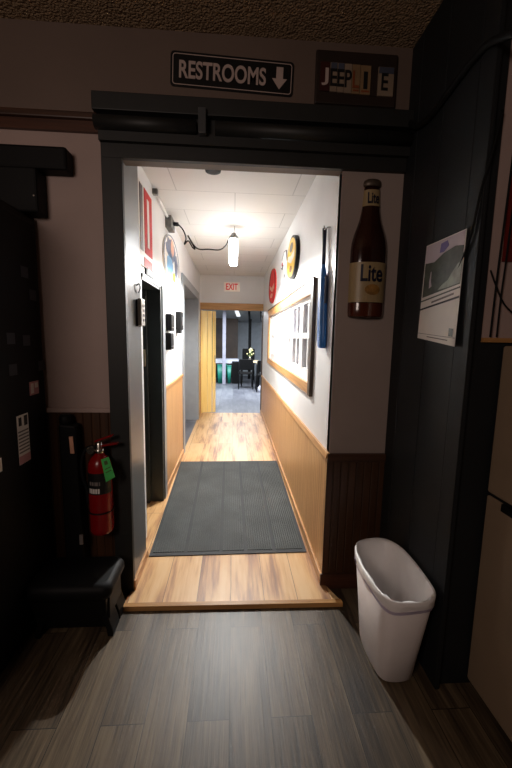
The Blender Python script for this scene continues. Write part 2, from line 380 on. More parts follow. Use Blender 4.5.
# doorway 1: black jamb and a dark little room
struct('wall_closet', MB().box(-1.52, -1.48, 2.4, 3.2, 0, HC).box(-1.5, -.74, 2.38, 2.42, 0, HC).box(-1.5, -.74, 3.14, 3.18, 0, HC).box(-1.5, -.74, 2.4, 3.16, 2.2, 2.24), 'blackdoor')
struct('trim_doorway_black', MB().box(-.742, HL-.002, D1a-.002, D1a+.012, HF, D1z).box(-.745, HL+.012, D1b-.015, D1b+.03, HF, D1z+.01)
       .box(-.745, HL+.006, D1a, D1b, D1z-.02, D1z+.02), 'blackdoor')
struct('trim_doorway_casing', MB().box(HL-.004, HL+.022, D1b+.03, D1b+.125, HF, D1z+.022).box(HL-.004, HL+.012, D1a, D1b+.03, D1z+.0, D1z+.022), 'greypaint')
# doorway 2: grey frame, deep grey reveal and door
struct('trim_grey_doorway', MB().box(-.86, HL+.02, D2a-.11, D2a+.02, HF, D2z+.09).box(-.86, HL+.02, D2b-.02, D2b+.10, HF, D2z+.09)
       .box(-.86, HL+.02, D2a, D2b, D2z-.02, D2z+.09), 'greypaint')
d2 = struct('door_2', MB().box(-.90, -.862, D2a, D2b, HF, D2z), 'greypaint')
struct('floor_doorway', MB().box(-.87, -.625, D2a, D2b, -.05, HF+.001), 'farfloor')
# wainscots, caps and baseboards
def cap_r(y): return .832-.0155*(y-1.95)
struct('trim_wainscot_hall_right', MB().hexa([(HR-.008, YF-.006, HF), (HR-.008, HB, HF), (HR-.008, HB, cap_r(HB)), (HR-.008, YF-.006, cap_r(YF))],
                                             [(HR+.004, YF-.006, HF), (HR+.004, HB, HF), (HR+.004, HB, cap_r(HB)), (HR+.004, YF-.006, cap_r(YF))]), 'bead_hall')
struct('trim_cap_hall_right', MB().hexa([(HR-.022, YF-.014, cap_r(YF)-.018), (HR+.002, YF-.014, cap_r(YF)-.018), (HR+.002, YF-.014, cap_r(YF)+.014), (HR-.014, YF-.014, cap_r(YF)+.014)],
                                        [(HR-.022, HB, cap_r(HB)-.018), (HR+.002, HB, cap_r(HB)-.018), (HR+.002, HB, cap_r(HB)+.014), (HR-.014, HB, cap_r(HB)+.014)]), 'oak_y')
struct('baseboard_hall_right', MB().box(HR-.022, HR-.006, YF-.006, HB, HF, HF+.065), 'oak_y', bevel=.003)
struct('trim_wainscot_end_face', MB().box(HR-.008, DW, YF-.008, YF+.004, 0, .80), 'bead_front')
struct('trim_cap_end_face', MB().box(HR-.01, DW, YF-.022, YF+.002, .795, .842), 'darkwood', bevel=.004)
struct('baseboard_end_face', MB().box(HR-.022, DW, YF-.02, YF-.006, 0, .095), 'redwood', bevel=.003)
struct('trim_wainscot_hall_left', MB().box(HL-.004, HL+.008, D1b+.125, D2a-.11, HF, 1.01), 'bead_hall')
struct('trim_cap_hall_left', MB().box(HL-.004, HL+.022, D1b+.125, D2a-.11, 1.005, 1.035), 'oak_y', bevel=.004)
struct('baseboard_hall_left', MB().box(HL, HL+.02, D1b+.125, D2a-.11, HF, HF+.07), 'oak_y', bevel=.003)
struct('trim_wainscot_hall_corner', MB().box(HL-.004, HL+.008, D2b+.10, HB, HF, 1.01), 'bead_hall')
struct('baseboard_reveal', MB().box(-.567, -.551, 1.945, 2.25, HF, HF+.062).box(-.66, -.551, 1.932, 1.948, 0, .085), 'oak_y', bevel=.003)
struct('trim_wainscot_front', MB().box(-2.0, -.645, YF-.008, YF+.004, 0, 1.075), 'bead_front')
struct('trim_rail_front', MB().box(-2.0, -.645, YF-.018, YF+.002, 1.075, 1.10), 'mauve', bevel=.004)
struct('trim_wood_strip', MB().box(-2.0, -.665, YF-.02, YF+.002, 2.472, 2.52), 'redwood')
struct('trim_wood_strip_ledge', MB().box(-2.0, -.665, YF-.04, YF+.002, 2.52, 2.552), 'darkwood', bevel=.006)
# black header and casing
struct('trim_casing_left', MB().box(-.66, -.560, 1.925, 1.958, 0, 2.361), 'black', bevel=.003)
struct('trim_header_board', MB().box(-.66, DW, 1.925, 1.955, 2.36, 2.60), 'black', bevel=.003)
struct('trim_header_crown', MB().box(-.682, DW+.003, 1.885, 1.94, 2.552, 2.632), 'black', bevel=.004)
struct('trim_header_rail', MB().tube([(-.672, 1.895, 2.50), (-.19, 1.895, 2.50)], .032, 14).tube([(-.10, 1.895, 2.50), (DW, 1.895, 2.50)], .032, 14)
       .box(-.66, DW, 1.90, 1.93, 2.425, 2.475), 'black')
struct('trim_header_bracket', MB().box(-.180, -.142, 1.862, 1.93, 2.462, 2.575), 'charcoal', bevel=.004)

# hall window (real opening with sashes, glass and a backing coloured as glare and reflections)
win = thing('window_1', 'wide white-sashed interior window in wood frame on right hall wall', 'window', (HR, 4.0, 1.5)); win['kind'] = 'structure'
fx0, fx1 = HR-.022, HR+.005
link('frame_rail', MB().box(fx0, fx1, 2.43, 5.62, 1.80, 1.895), 'oak_y', win, .004)
link('frame_rail', MB().box(fx0, fx1, 2.43, 5.62, 1.095, 1.175), 'oak_y', win, .004)
link('frame_stile', MB().box(fx0-.003, fx1+.002, 2.425, 2.50, 1.09, 1.90), 'darkedge', win, .003)  # near stile darkened: shade of its unlit end put into the colour
link('frame_stile', MB().box(fx0, fx1, 5.46, 5.62, 1.175, 1.80), 'oak_z', win, .003)
link('frame_edge', MB().box(fx0-.006, fx0+.01, 2.425, 5.62, 1.895, 1.907), 'darkedge', win)
sash = MB()
for k in range(6):
    a = 2.50+k*.4933; b = a+.4933
    sash.box(HR+.01, HR+.045, a, a+.065, WZ0, WZ1).box(HR+.01, HR+.045, b-.065, b, WZ0, WZ1)
    sash.box(HR+.012, HR+.043, a, b, WZ1-.035, WZ1-.001).box(HR+.012, HR+.043, a, b, WZ0+.001, WZ0+.085)
    sash.box(HR+.016, HR+.039, (a+b)/2-.018, (a+b)/2+.018, WZ0+.002, WZ1-.002).box(HR+.014, HR+.041, a, b, 1.492, 1.535)
link('sash', sash, 'windowwhite', win)
link('pane', MB().box(HR+.024, HR+.028, W0, W1, WZ0, WZ1), 'glass', win)
link('pane_backing', MB().box(HR+.05, HR+.06, 3.48, W1, WZ0, WZ1), 'pane_backing', win)  # added white backing, lamp glare on the far panes painted as colour
sl = MB().box(HR+.062, HR+.068, W0, 3.6, WZ0, WZ1)
for k in range(12): sl.box(HR+.05, HR+.06, W0+.03+k*.085, W0+.03+k*.085+.045, WZ0, WZ1)
link('pane_backing', sl, 'slat', win)  # added grey strips, dark reflections in the near panes painted as colour

# ------------------------------------------------------------------ doors
d1 = thing('door_1', 'black door standing open in the near left doorway', 'door', (-1.0, 3.0, HF)); d1['kind'] = 'structure'
link('door_leaf', MB().box(-1.36, -.715, 3.015, 3.055, HF+.005, D1z-.022), 'blackdoor', d1, .003)
link('handle_plate', MB().box(-.752, -.727, 3.0, 3.016, 1.235, 1.375), 'tan', d1, .003)
fd = thing('folding_door', 'yellow wood accordion folding door drawn to the left of the end doorway', 'door', (-.5, HB+.03, HF))
link('slat', MB().box(-.608, -.575, HB-.01, HB+.05, HF, 1.96), 'pine', fd, .004)
for xa, xb, y0 in ((-.572, -.49, HB-.015), (-.487, -.405, HB+.0), (-.395, -.365, HB+.015), (-.362, -.335, HB+.03)):
    link('slat', MB().hexa([(xa, y0, HF+.005), (xb, y0+.012, HF+.005), (xb, y0+.03, HF+.005), (xa, y0+.018, HF+.005)],
                           [(xa, y0, 1.955), (xb, y0+.012, 1.955), (xb, y0+.03, 1.955), (xa, y0+.018, 1.955)]), 'pine', fd, .003)
link('pull_handle', MB().box(-.352, -.342, HB+.02, HB+.034, 1.0, 1.13), 'chrome', fd)
struct('trim_end_doorway', MB().box(-.64, .55, HB-.025, HB+.10, 1.975, 2.10).box(-.64, -.605, HB-.02, HB+.10, HF, 1.98), 'oak_x', bevel=.004)
struct('trim_end_doorway_dark', MB().box(.535, .556, HB-.004, HB+.1, HF, 1.975), 'darkedge')

# ================================================================== HALL THINGS
mt = thing('floor_mat', 'long dark grey ribbed rubber mat on orange laminate hall floor', 'mat', (0, 3.16, HF))
A = [(-.548, 2.246), (.520, 2.262), (.532, 4.08), (-.600, 4.06)]
link('mat_border', MB().hexa([(x, y, HF+.0005) for x, y in A], [(x, y, HF+.006) for x, y in A]), 'rubberedge', mt)
def mp(u, v): return ((A[0][0]*(1-u)+A[1][0]*u)*(1-v)+(A[3][0]*(1-u)+A[2][0]*u)*v, (A[0][1]*(1-u)+A[1][1]*u)*(1-v)+(A[3][1]*(1-u)+A[2][1]*u)*v)
rb = MB(); edges = [.02, .215, .235, .44, .46, .60, .62, .785, .805, .98]
for u0, u1 in zip(edges[::2], edges[1::2]):
    n = int((u1-u0)/.014)
    for k in range(n):
        a = u0+(u1-u0)*k/n; b = a+(u1-u0)/n*.72
        q = [mp(a, .02), mp(b, .02), mp(b, .985), mp(a, .985)]
        rb.hexa([(x, y, HF+.004) for x, y in q], [(x, y, HF+.0095) for x, y in q])
link('ribbed_carpet', rb, 'rubber', mt)

# hanging lamp with its cord; the capped tube throws most of its light downwards
sl_ = D.lights.new('pendant_lamp_light', 'SPOT'); sl_.energy = LAMP_DOWN; sl_.spot_size = math.radians(172); sl_.spot_blend = .35; sl_.shadow_soft_size = .04; sl_.color = (1, .985, .955)
sl_.use_nodes = True; ln_ = sl_.node_tree; em_ = ln_.nodes['Emission']     # a tube shines more to its sides than along its axis
ge_ = ln_.nodes.new('ShaderNodeNewGeometry'); sp_ = ln_.nodes.new('ShaderNodeSeparateXYZ'); ln_.links.new(ge_.outputs['Incoming'], sp_.inputs[0])
ab_ = ln_.nodes.new('ShaderNodeMath'); ab_.operation = 'ABSOLUTE'; ln_.links.new(sp_.outputs[2], ab_.inputs[0])
mu_ = ln_.nodes.new('ShaderNodeMath'); mu_.operation = 'MULTIPLY_ADD'; mu_.inputs[1].default_value = -.58; mu_.inputs[2].default_value = 1.0
ln_.links.new(ab_.outputs[0], mu_.inputs[0]); ln_.links.new(mu_.outputs[0], em_.inputs['Strength'])
so_ = D.objects.new('pendant_lamp_light', sl_); COL.objects.link(so_); so_.location = (-.01, 3.8, 2.205)
lp = thing('pendant_lamp', 'glowing white tube lamp hanging by a wire from the hall ceiling', 'lamp', (-.01, 3.8, 2.2))
link('lamp_tube', MB().lathe([(.012, 2.215), (.036, 2.22), (.042, 2.24), (.044, 2.47), (.040, 2.478)], (-.01, 3.8, 0), 20), 'lamp', lp)
link('lamp_cap', MB().lathe([(.046, 2.478), (.048, 2.485), (.046, 2.50), (.02, 2.52), (.012, 2.535)], (-.01, 3.8, 0), 20).tube([(-.01+.02, 3.8, 2.515), (-.01+.02, 3.8, 2.535), (-.03, 3.8, 2.535), (-.03, 3.8, 2.515)], .004, 6), 'galv', lp)
link('hanging_wire', MB().tube([(-.01, 3.8, 2.53), (-.005, 3.8, 2.56), (0, 3.8, HC)], .003, 6), 'galv', lp)
tag(link('power_cord', MB().tube(spline([(HL+.06, 3.5, 2.515), (-.52, 3.5, 2.51), (-.48, 3.52, 2.47), (-.455, 3.53, 2.40), (-.47, 3.53, 2.345), (-.435, 3.54, 2.38), (-.40, 3.56, 2.33), (-.375, 3.57, 2.315), (-.40, 3.56, 2.36), (-.44, 3.54, 2.43), (-.36, 3.58, 2.325), (-.25, 3.65, 2.335), (-.15, 3.72, 2.35), (-.09, 3.76, 2.40), (-.062, 3.78, 2.462)], 6), .0065, 8)
         .tube([(HL+.055, 3.5, 2.515), (HL+.10, 3.5, 2.513)], .018, 10), 'wire'), 'black looped power cord running from ceiling outlet to the glowing lamp', 'cord')
ob = thing('outlet_box', 'grey metal outlet box with conduit high on the left hall wall', 'outlet box', (HL, 3.45, 2.5))
link('box_body', MB().box(HL-.002, HL+.055, 3.39, 3.58, 2.455, 2.56), 'galv', ob, .006)
link('conduit', MB().tube([(HL+.018, 2.9, 2.565), (HL+.018, 3.39, 2.545)], .012, 10), 'windowwhite', ob)
link('conduit_clip', MB().box(HL-.002, HL+.036, 2.88, 2.92, 2.545, 2.585), 'galv', ob, .003)
sd = thing('smoke_detector', 'dark round detector on the hall ceiling just behind the header', 'smoke detector', (-.145, 2.5, HC))
link('base', MB().lathe([(.06, -.012), (.062, .001)], (-.145, 2.5, HC)), 'blackplastic', sd)
link('cover', MB().lathe([(.03, -.045), (.05, -.04), (.056, -.012)], (-.145, 2.5, HC)), 'blackplastic', sd)

# end wall: exit sign
ex = thing('exit_sign', 'white EXIT sign with red letters above the end doorway', 'exit sign', (-.04, HB, 2.32))
link('sign_box', MB().box(-.186, .106, HB-.05, HB+.002, 2.315, 2.475), 'exitface', ex, .006)
link('lettering', text('EXIT', (-.04, HB-.052, 2.395), X, Z, .215, .115, .006, .02), 'exitred', ex)

# left hall wall: remote on reveal, banner, round sign, dispensers, lintel box
rm = thing('wall_handset', 'white handset in a black cradle on the grey reveal left of the mat', 'handset', (-.565, 2.18, 1.55))
link('cradle', MB().box(-.567, -.555, 2.14, 2.225, 1.545, 1.70), 'blackplastic', rm, .004)
hs = link('handset', MB().box(-.556, -.533, 2.136, 2.222, 1.55, 1.705), 'remote', rm, .005)
for k in range(4): link('button', MB().box(-.534, -.530, 2.168, 2.205, 1.575+k*.028, 1.59+k*.028), 'greyink', hs)
link('hook', MB().tube(spline([(-.566, 2.165, 1.78), (-.55, 2.17, 1.79), (-.548, 2.18, 1.765), (-.56, 2.185, 1.74)], 4), .004, 6), 'galv', rm)
bn = thing('wall_banner', 'tall red and white striped banner high on the left hall wall', 'banner', (HL, 2.6, 1.95))
link('backing', MB().box(HL-.001, HL+.012, 2.40, 2.79, 1.955, 2.475), 'paper', bn)
link('print_band', MB().box(HL+.011, HL+.015, 2.565, 2.785, 2.05, 2.47), 'redsign', bn)
link('print_band', MB().box(HL+.011, HL+.015, 2.45, 2.52, 2.05, 2.46), 'platemaroon', bn)
link('print_band', MB().box(HL+.011, HL+.015, 2.54, 2.785, 1.958, 2.018), 'redsign', bn)
link('print_panel', MB().box(HL+.014, HL+.017, 2.635, 2.69, 2.10, 2.42), 'paper', bn)
cs = thing('round_sign', 'round blue and white metal sign high on the left hall wall', 'sign', (HL, 3.6, 1.97))
cc = (HL-.001, 3.66, 2.205)
link('disc', MB().disc(cc, 'x', .43, .014, rz=.235), 'paper', cs)
link('rim', MB().tube([(HL+.012, cc[1]+.42*math.cos(2*PI*k/40), cc[2]+.228*math.sin(2*PI*k/40)) for k in range(41)], .006, 6), 'signslate', cs)
def blob(yc, zc, ry, rz, dx, n=16, jag=.25): return MB().poly([(HL+.012, cc[1]+yc+ry*math.cos(2*PI*k/n)*(1+jag*random.uniform(-1, 1)), cc[2]+zc+rz*math.sin(2*PI*k/n)*(1+jag*random.uniform(-1, 1))) for k in range(n)], (dx, 0, 0))
link('print_figure', blob(-.06, .10, .26, .10, .004), 'signslate', cs)
link('print_figure', blob(.0, .13, .08, .075, .006), 'signpeach', cs)
link('print_figure', blob(-.15, -.08, .17, .11, .004), 'signblue', cs)
link('print_figure', blob(.24, -.02, .09, .14, .004), 'signslate', cs)
link('print_figure', blob(.08, -.14, .10, .05, .005), 'yellow', cs)
lb = thing('lintel_box', 'small grey box mounted above the near left doorway', 'box', (HL, 2.72, 1.90))
link('box_body', MB().box(HL-.001, HL+.012, 2.60, 2.82, 1.912, 1.975), 'greyframe', lb, .004)
link('vent', MB().box(HL+.011, HL+.014, 2.64, 2.78, 1.925, 1.962), 'charcoal', lb)
def dispenser(loc, label, h=.165):
    d = thing('wall_dispenser', label, 'dispenser', loc, 'black dispensers on the left hall wall')
    x, y, z = loc
    bd = link('housing', MB().box(x+.012, x+.066, y, y+.15, z+.006, z+h-.006), 'blackplastic', d, .008)
    link('lid_seam', MB().box(x+.060, x+.0675, y+.002, y+.148, z+h*.22, z+h*.22+.006), 'charcoal', bd)
    link('back_holder', MB().box(x-.001, x+.014, y-.01, y+.27, z, z+h), 'clear', d, .003)
    link('leaflet', MB().box(x+.012, x+.03, y+.165, y+.26, z+.008, z+h-.03), 'clear', d, .004)
    return d
dp = dispenser((HL, 3.28, 1.528), 'black wall dispenser on the left hall wall, upper of the near pair')
dup(dp, (HL, 3.25, 1.358), 'black wall dispenser on the left hall wall, lower of the near pair')
d3 = thing('wall_dispenser', 'rounded black dispenser nearest the grey doorway on the left hall wall', 'dispenser', (HL, 3.83, 1.50), 'black dispensers on the left hall wall')
link('housing', MB().box(HL+.01, HL+.075, 3.83, 3.96, 1.55, 1.745), 'blackplastic', d3, .015, 4)
link('nozzle', MB().box(HL+.018, HL+.06, 3.84, 3.95, 1.515, 1.552), 'blackplastic', d3, .006)
link('window_strip', MB().box(HL+.07, HL+.078, 3.86, 3.93, 1.60, 1.69), 'charcoal', d3)
link('backplate', MB().box(HL-.001, HL+.011, 3.82, 3.99, 1.49, 1.765), 'clear', d3, .003)

# right hall wall: round signs and paddle
ys = thing('round_sign', 'round yellow sign with thick black rim on the right hall wall', 'sign', (HR, 3.36, 2.03))
link('rim', MB().disc((HR+.001, 3.37, 2.222), 'x', .265, -.034, rz=.188), 'blackgloss', ys)
yf_ = link('face', MB().disc((HR-.033, 3.37, 2.222), 'x', .235, -.004, rz=.168), 'yellow', ys)
link('print_band', MB().poly([(HR-.037, 3.19, 2.20), (HR-.037, 3.36, 2.17), (HR-.037, 3.55, 2.22), (HR-.037, 3.55, 2.265), (HR-.037, 3.36, 2.235), (HR-.037, 3.19, 2.255)], (-.003, 0, 0)), 'paper', yf_)
link('print_band', MB().disc((HR-.037, 3.36, 2.31), 'x', .09, -.003, rz=.04), 'greyink', yf_)
link('print_band', MB().disc((HR-.037, 3.37, 2.12), 'x', .06, -.003, rz=.03), 'plateorange', yf_)
ws = thing('cutout_sign', 'white cut-out sign with thin black outline between two round signs', 'sign', (HR, 4.05, 2.05))
cut = [(3.80, 2.10), (3.78, 2.28), (3.86, 2.40), (4.02, 2.42), (4.18, 2.36), (4.26, 2.24), (4.20, 2.14), (4.08, 2.08), (3.94, 2.06)]
link('plate', MB().poly([(HR+.001, y, z) for y, z in cut], (-.015, 0, 0)), 'windowwhite', ws)
link('outline', MB().tube([(HR-.012, y, z) for y, z in cut[1:5]], .005, 6).tube([(HR-.015, 4.20, 2.28), (HR-.015, 4.12, 2.25), (HR-.015, 4.06, 2.29)], .005, 6).tube([(HR-.015, 3.90, 2.16), (HR-.015, 3.95, 2.10)], .005, 6), 'ink', ws)
link('print_spot', MB().disc((HR-.014, 4.14, 2.31), 'x', .03, -.003, rz=.02), 'redsign', ws)
rs = thing('round_sign', 'round red sign nearest the end doorway on the right hall wall', 'sign', (HR, 5.15, 1.97))
link('disc', MB().disc((HR+.001, 5.17, 2.208), 'x', .40, -.02, rz=.235), 'redsign', rs)
link('print_script', MB().poly([(HR-.019, 4.88, 2.16), (HR-.019, 5.1, 2.12), (HR-.019, 5.42, 2.20), (HR-.019, 5.45, 2.25), (HR-.019, 5.15, 2.18), (HR-.019, 4.9, 2.215)], (-.004, 0, 0))
     .disc((HR-.019, 5.2, 2.08), 'x', .14, -.004, rz=.03), 'signpeach', rs)
link('rim', MB().tube([(HR-.02, 5.17+.385*math.cos(2*PI*k/40), 2.208+.226*math.sin(2*PI*k/40)) for k in range(41)], .006, 6), 'redposter', rs)
pd = thing('paddle', 'blue paddle with dark handle hanging from a hook beside the hall window', 'paddle', (.5, 2.2, 1.44))
px0 = .532
link('handle', MB().tube([(px0+.004, 2.20, 2.145), (px0+.003, 2.19, 2.04), (px0+.002, 2.18, 1.91)], [.014, .010, .012], 12), 'bluedark', pd)
bl = MB().loft([[(px0+dx*t, 2.13+.10*(z-1.44)+dy*w_, z) for dx, dy in ((-1, -.6), (-1, .6), (-.3, 1), (.6, .95), (1, .5), (1, -.5), (.6, -.95), (-.3, -1))]
                for z, t, w_ in ((1.935, .007, .012), (1.91, .012, .03), (1.86, .019, .046), (1.70, .022, .05), (1.50, .022, .05), (1.45, .020, .046), (1.438, .014, .04))])
b1 = link('blade', bl, 'blue', pd)
link('blade_patch', MB().box(px0-.004, px0+.012, 2.10, 2.118, 1.70, 1.86), 'bluedark', b1, .004)
link('blade_patch', MB().box(px0-.018, px0-.008, 2.165, 2.205, 1.74, 1.84), 'signblue', b1, .004)
tag(link('wall_hook', MB().tube([(HR+.002, 2.13, 2.135), (.538, 2.13, 2.133), (.532, 2.185, 2.133), (.532, 2.20, 2.16)], .004, 8), 'chrome'), 'thin metal hook holding the blue paddle on the hall wall', 'hook')

# ================================================================== FRONT WALL THINGS
YS = YF
rsg = thing('restroom_sign', 'black RESTROOMS sign with white letters and down arrow above the header', 'sign', (-.02, YS, 2.70))
def sg(u, v):   # sign plane, hangs slightly clockwise
    a = math.radians(-1.6); return (-.018+u*math.cos(a)-v*math.sin(a), 2.777+u*math.sin(a)+v*math.cos(a))
def rrect(w_, h_, r, y, n=5):
    out = []
    for cx, cz, a0 in ((w_/2-r, h_/2-r, 0), (-w_/2+r, h_/2-r, 90), (-w_/2+r, -h_/2+r, 180), (w_/2-r, -h_/2+r, 270)):
        for k in range(n+1):
            a = math.radians(a0+90*k/n); p = sg(cx+r*math.cos(a), cz+r*math.sin(a)); out.append((p[0], y, p[1]))
    return out
pl = link('plate', MB().poly(rrect(.605, .158, .018, YS-.006), (0, .007, 0)), 'signblack', rsg)
rr1 = rrect(.585, .138, .014, YS-.0075); rr2 = rrect(.578, .131, .011, YS-.0075); n_ = len(rr1)
bd = MB(); bd.add(rr1+rr2, [(i, (i+1) % n_, n_+(i+1) % n_, n_+i) for i in range(n_)]); o_ = link('border_line', bd, 'signwhite', pl)
md = o_.modifiers.new('thick', 'SOLIDIFY'); md.thickness = .001
a_ = math.radians(-1.6); ux_ = Vector((math.cos(a_), 0, math.sin(a_))); uz_ = Vector((-math.sin(a_), 0, math.cos(a_)))
p_ = sg(-.048, 0); link('lettering', text('RESTROOMS', (p_[0], YS-.0075, p_[1]), ux_, uz_, .425, .080, .002, .022), 'signwhite', pl)
arr = [(-.017, .05), (.017, .05), (.017, -.002), (.037, -.002), (0, -.05), (-.037, -.002), (-.017, -.002)]
link('arrow', MB().poly([(sg(.232+u, v)[0], YS-.0085, sg(.232+u, v)[1]) for u, v in arr], (0, .002, 0)), 'signwhite', pl)

lpq = thing('framed_plates', 'dark framed collage of cut licence plates reading JEEPL1E above the header', 'wall frame', (.6, YS, 2.66))
link('backboard', MB().box(.392, .806, YS-.02, YS+.001, 2.664, 2.905), 'brownframe', lpq, .006)
pz0, pz1 = 2.717, 2.848
segs_ = [('J', .414, .462, 'platemaroon', 'signwhite'), ('E', .464, .498, 'platewhite', 'ink'), ('E', .500, .534, 'platewhite', 'ink'), ('P', .536, .572, 'platewhite', 'ink'),
         ('L', .574, .614, 'platetan', 'plateorange'), ('1', .616, .668, 'platetan', 'ink'), ('E', .706, .786, 'platewhite', 'ink')]
for i, (ch, xa, xb, pm, tm_) in enumerate(segs_):
    zsh = -.008*i/6
    pp = link('plate', MB().box(xa, xb, YS-.026-.0004*i, YS-.018, pz0+zsh, pz1+zsh), pm, lpq, .001)
    link('letter', text(ch, ((xa+xb)/2-(.006 if i == 6 else 0), YS-.0275-.0004*i, 2.780+zsh), X, Z, .034 if ch not in '1' else .020, .078, .002, .014), tm_, pp)
    if i in (1, 2, 6): link('plate_band', MB().box(xa+.002, xb-.002, YS-.0275-.0004*i, YS-.0255, pz1+zsh-.03, pz1+zsh-.002), 'plateblue', pp)
    if i in (4, 5): link('plate_script', MB().box(xa+.006, xb-.004, YS-.0285, YS-.0255, pz0+zsh+.01, pz0+zsh+.018), 'plateorange', pp)
link('plate_gap', MB().box(.67, .704, YS-.024, YS-.018, pz0-.01, pz1), 'brownframe', lpq)

# bottle shaped wall sign, half relief on the wall
bs = thing('bottle_sign', 'large brown beer bottle shaped wall plaque with cream label reading Lite', 'wall plaque', (.71, YF, 1.61))
BX = .718; FD = .62
prof = [(.086, 1.612), (.094, 1.618), (.097, 1.64), (.098, 1.90), (.098, 1.965), (.094, 2.005), (.084, 2.045), (.070, 2.085), (.059, 2.12), (.051, 2.16), (.046, 2.195), (.043, 2.24), (.042, 2.285)]
def brad(z, off=0):
    for (r0, z0), (r1, z1) in zip(prof, prof[1:]):
        if z0 <= z <= z1: return r0+(r1-r0)*(z-z0)/(z1-z0)+off
    return prof[-1][0]+off
def half(pf, n=24): return MB().loft([[(BX+r*math.cos(a), YF+.001-r*FD*math.sin(a), z) for a in [PI*k/n for k in range(n+1)]] for r, z in pf])
link('bottle_body', half(prof), 'amber', bs)
link('bottle_cap', half([(.043, 2.286), (.047, 2.29), (.048, 2.302), (.045, 2.315), (.035, 2.322)]), 'capsilver', bs)
def lab(z0, z1, off, a0, a1, n=20, st=6):
    m_ = MB(); v = []
    for j in range(st+1):
        z = z0+(z1-z0)*j/st; r = brad(z, off)
        for k in range(n+1):
            a = a0+(a1-a0)*k/n; v.append((BX+r*math.cos(a), YF-r*FD*math.sin(a), z))
    return m_.add(v, [(j*(n+1)+k, j*(n+1)+k+1, (j+1)*(n+1)+k+1, (j+1)*(n+1)+k) for j in range(st) for k in range(n)], True)
l1 = link('main_label', lab(1.692, 1.898, .0015, .12, PI-.02), 'labelcream', bs)
l2 = link('neck_label', lab(2.187, 2.268, .0015, .05, PI-.05), 'labelcream', bs)
link('bottle_foot', lab(1.618, 1.688, .0012, .03, PI-.03), 'amberlow', bs)
def wrap(off):
    def f(p, d):
        r = brad(p.z, off); c = max(-.98, min(.98, (p.x-BX)/r)); a = math.acos(c)
        return Vector((BX+r*math.cos(a), YF-r*FD*math.sin(a), p.z))
    return f
link('lettering', text('Lite', (BX+.004, YF, 1.842), X, Z, .118, .088, .001, .022, conform=wrap(.0065)), 'labelblue', l1)
link('emblem', MB().add([wrap(.0035)(Vector((BX+.012+.042*math.cos(a)*s2, 0, 1.757+.028*math.sin(a)*s2)), 0) for s2 in (1, .55, .05) for a in [2*PI*k/18 for k in range(18)]],
     [(j*18+k, j*18+(k+1) % 18, (j+1)*18+(k+1) % 18, (j+1)*18+k) for j in range(2) for k in range(18)]), 'labelgold', l1)
link('lettering', text('Lite', (BX+.001, YF, 2.226), X, Z, .060, .056, .001, .022, conform=wrap(.0065)), 'labelblue', l2)

# ------------------------------------------------------------------ left corner
cb = thing('tall_cabinet', 'tall black machine cabinet with paper stickers at the left edge', 'cabinet', (-1.35, 1.5, 0))
link('body', MB().box(-1.72, -.992, 1.02, 1.935, .05, 2.06), 'blackgloss', cb, .01)
link('plinth', MB().box(-1.70, -1.01, 1.04, 1.92, 0, .052), 'blackplastic', cb)
link('side_panel', MB().box(-.994, -.988, 1.08, 1.90, .10, 2.02), 'blackplastic', cb, .002)
sx0, sx1 = -.9885, -.9865
s1 = link('sticker', MB().box(sx0, sx1, 1.78, 1.86, 1.192, 1.258), 'pinklabel', cb)
link('print_mark', MB().box(sx1, sx1+.0006, 1.79, 1.815, 1.20, 1.25).box(sx1, sx1+.0006, 1.825, 1.852, 1.225, 1.25), 'paper', s1)
s2_ = link('sticker', MB().box(sx0, sx1, 1.66, 1.75, .882, 1.115), 'paper', cb)
link('print_mark', MB().box(sx1, sx1+.0006, 1.672, 1.695, 1.065, 1.105).box(sx1, sx1+.0006, 1.715, 1.742, 1.06, 1.108), 'ink', s2_)
link('print_lines', [m_ for m_ in [MB()] if [m_.box(sx1, sx1+.0006, 1.664, 1.746, .935+k*.0165, .942+k*.0165) for k in range(7)]][0], 'greyink', s2_)
link('print_band', MB().box(sx1, sx1+.0006, 1.66, 1.75, .883, .922), 'pinklabel', s2_)
link('sticker', MB().box(sx0, sx1, 1.44, 1.535, .905, .965), 'paper', cb)
for y_, z_ in ((1.80, 1.78), (1.86, 1.68), (1.66, 1.47), (1.78, 1.46), (1.66, 1.33), (1.90, 1.33)):
    link('badge', MB().box(sx0, sx1, y_-.03, y_+.03, z_-.025, z_+.025), 'bluepad', cb)
wm = thing('wall_fixture', 'black bar-topped boxy wall fixture above the tall black cabinet', 'wall fixture', (-1.2, 1.9, 2.07))
link('crossbar', MB().box(-1.75, -.800, 1.865, 1.952, 2.268, 2.372), 'blackplastic', wm, .012)
link('housing', MB().box(-1.70, -.935, 1.85, 1.952, 2.066, 2.269), 'blackplastic', wm, .01)
link('screw', MB().disc((-.95, 1.849, 2.14), 'y', .004, .004, 10), 'chrome', wm)

cc2 = thing('narrow_case', 'tall narrow black case standing beside the red fire extinguisher', 'case', (-.86, 1.88, .34))
link('case_body', MB().hexa([(-.90, 1.853, .0), (-.80, 1.853, .0), (-.80, 1.935, .0), (-.90, 1.935, .0)], [(-.905, 1.86, 1.03), (-.815, 1.86, 1.02), (-.815, 1.938, 1.02), (-.905, 1.938, 1.03)]), 'blackplastic', cc2, .012)
link('case_neck', MB().tube([(-.875, 1.895, 1.0), (-.880, 1.898, 1.06), (-.880, 1.898, 1.075)], [.033, .032, .024], 14), 'blackplastic', cc2)
link('case_label', MB().hexa([(-.843, 1.851, .875), (-.823, 1.851, .875), (-.823, 1.856, .875), (-.843, 1.856, .875)], [(-.848, 1.854, .965), (-.829, 1.854, .965), (-.829, 1.860, .965), (-.848, 1.860, .965)]), 'signpeach', cc2)
link('case_label', MB().box(-.815, -.797, 1.842, 1.85, .37, .425), 'greyink', cc2)

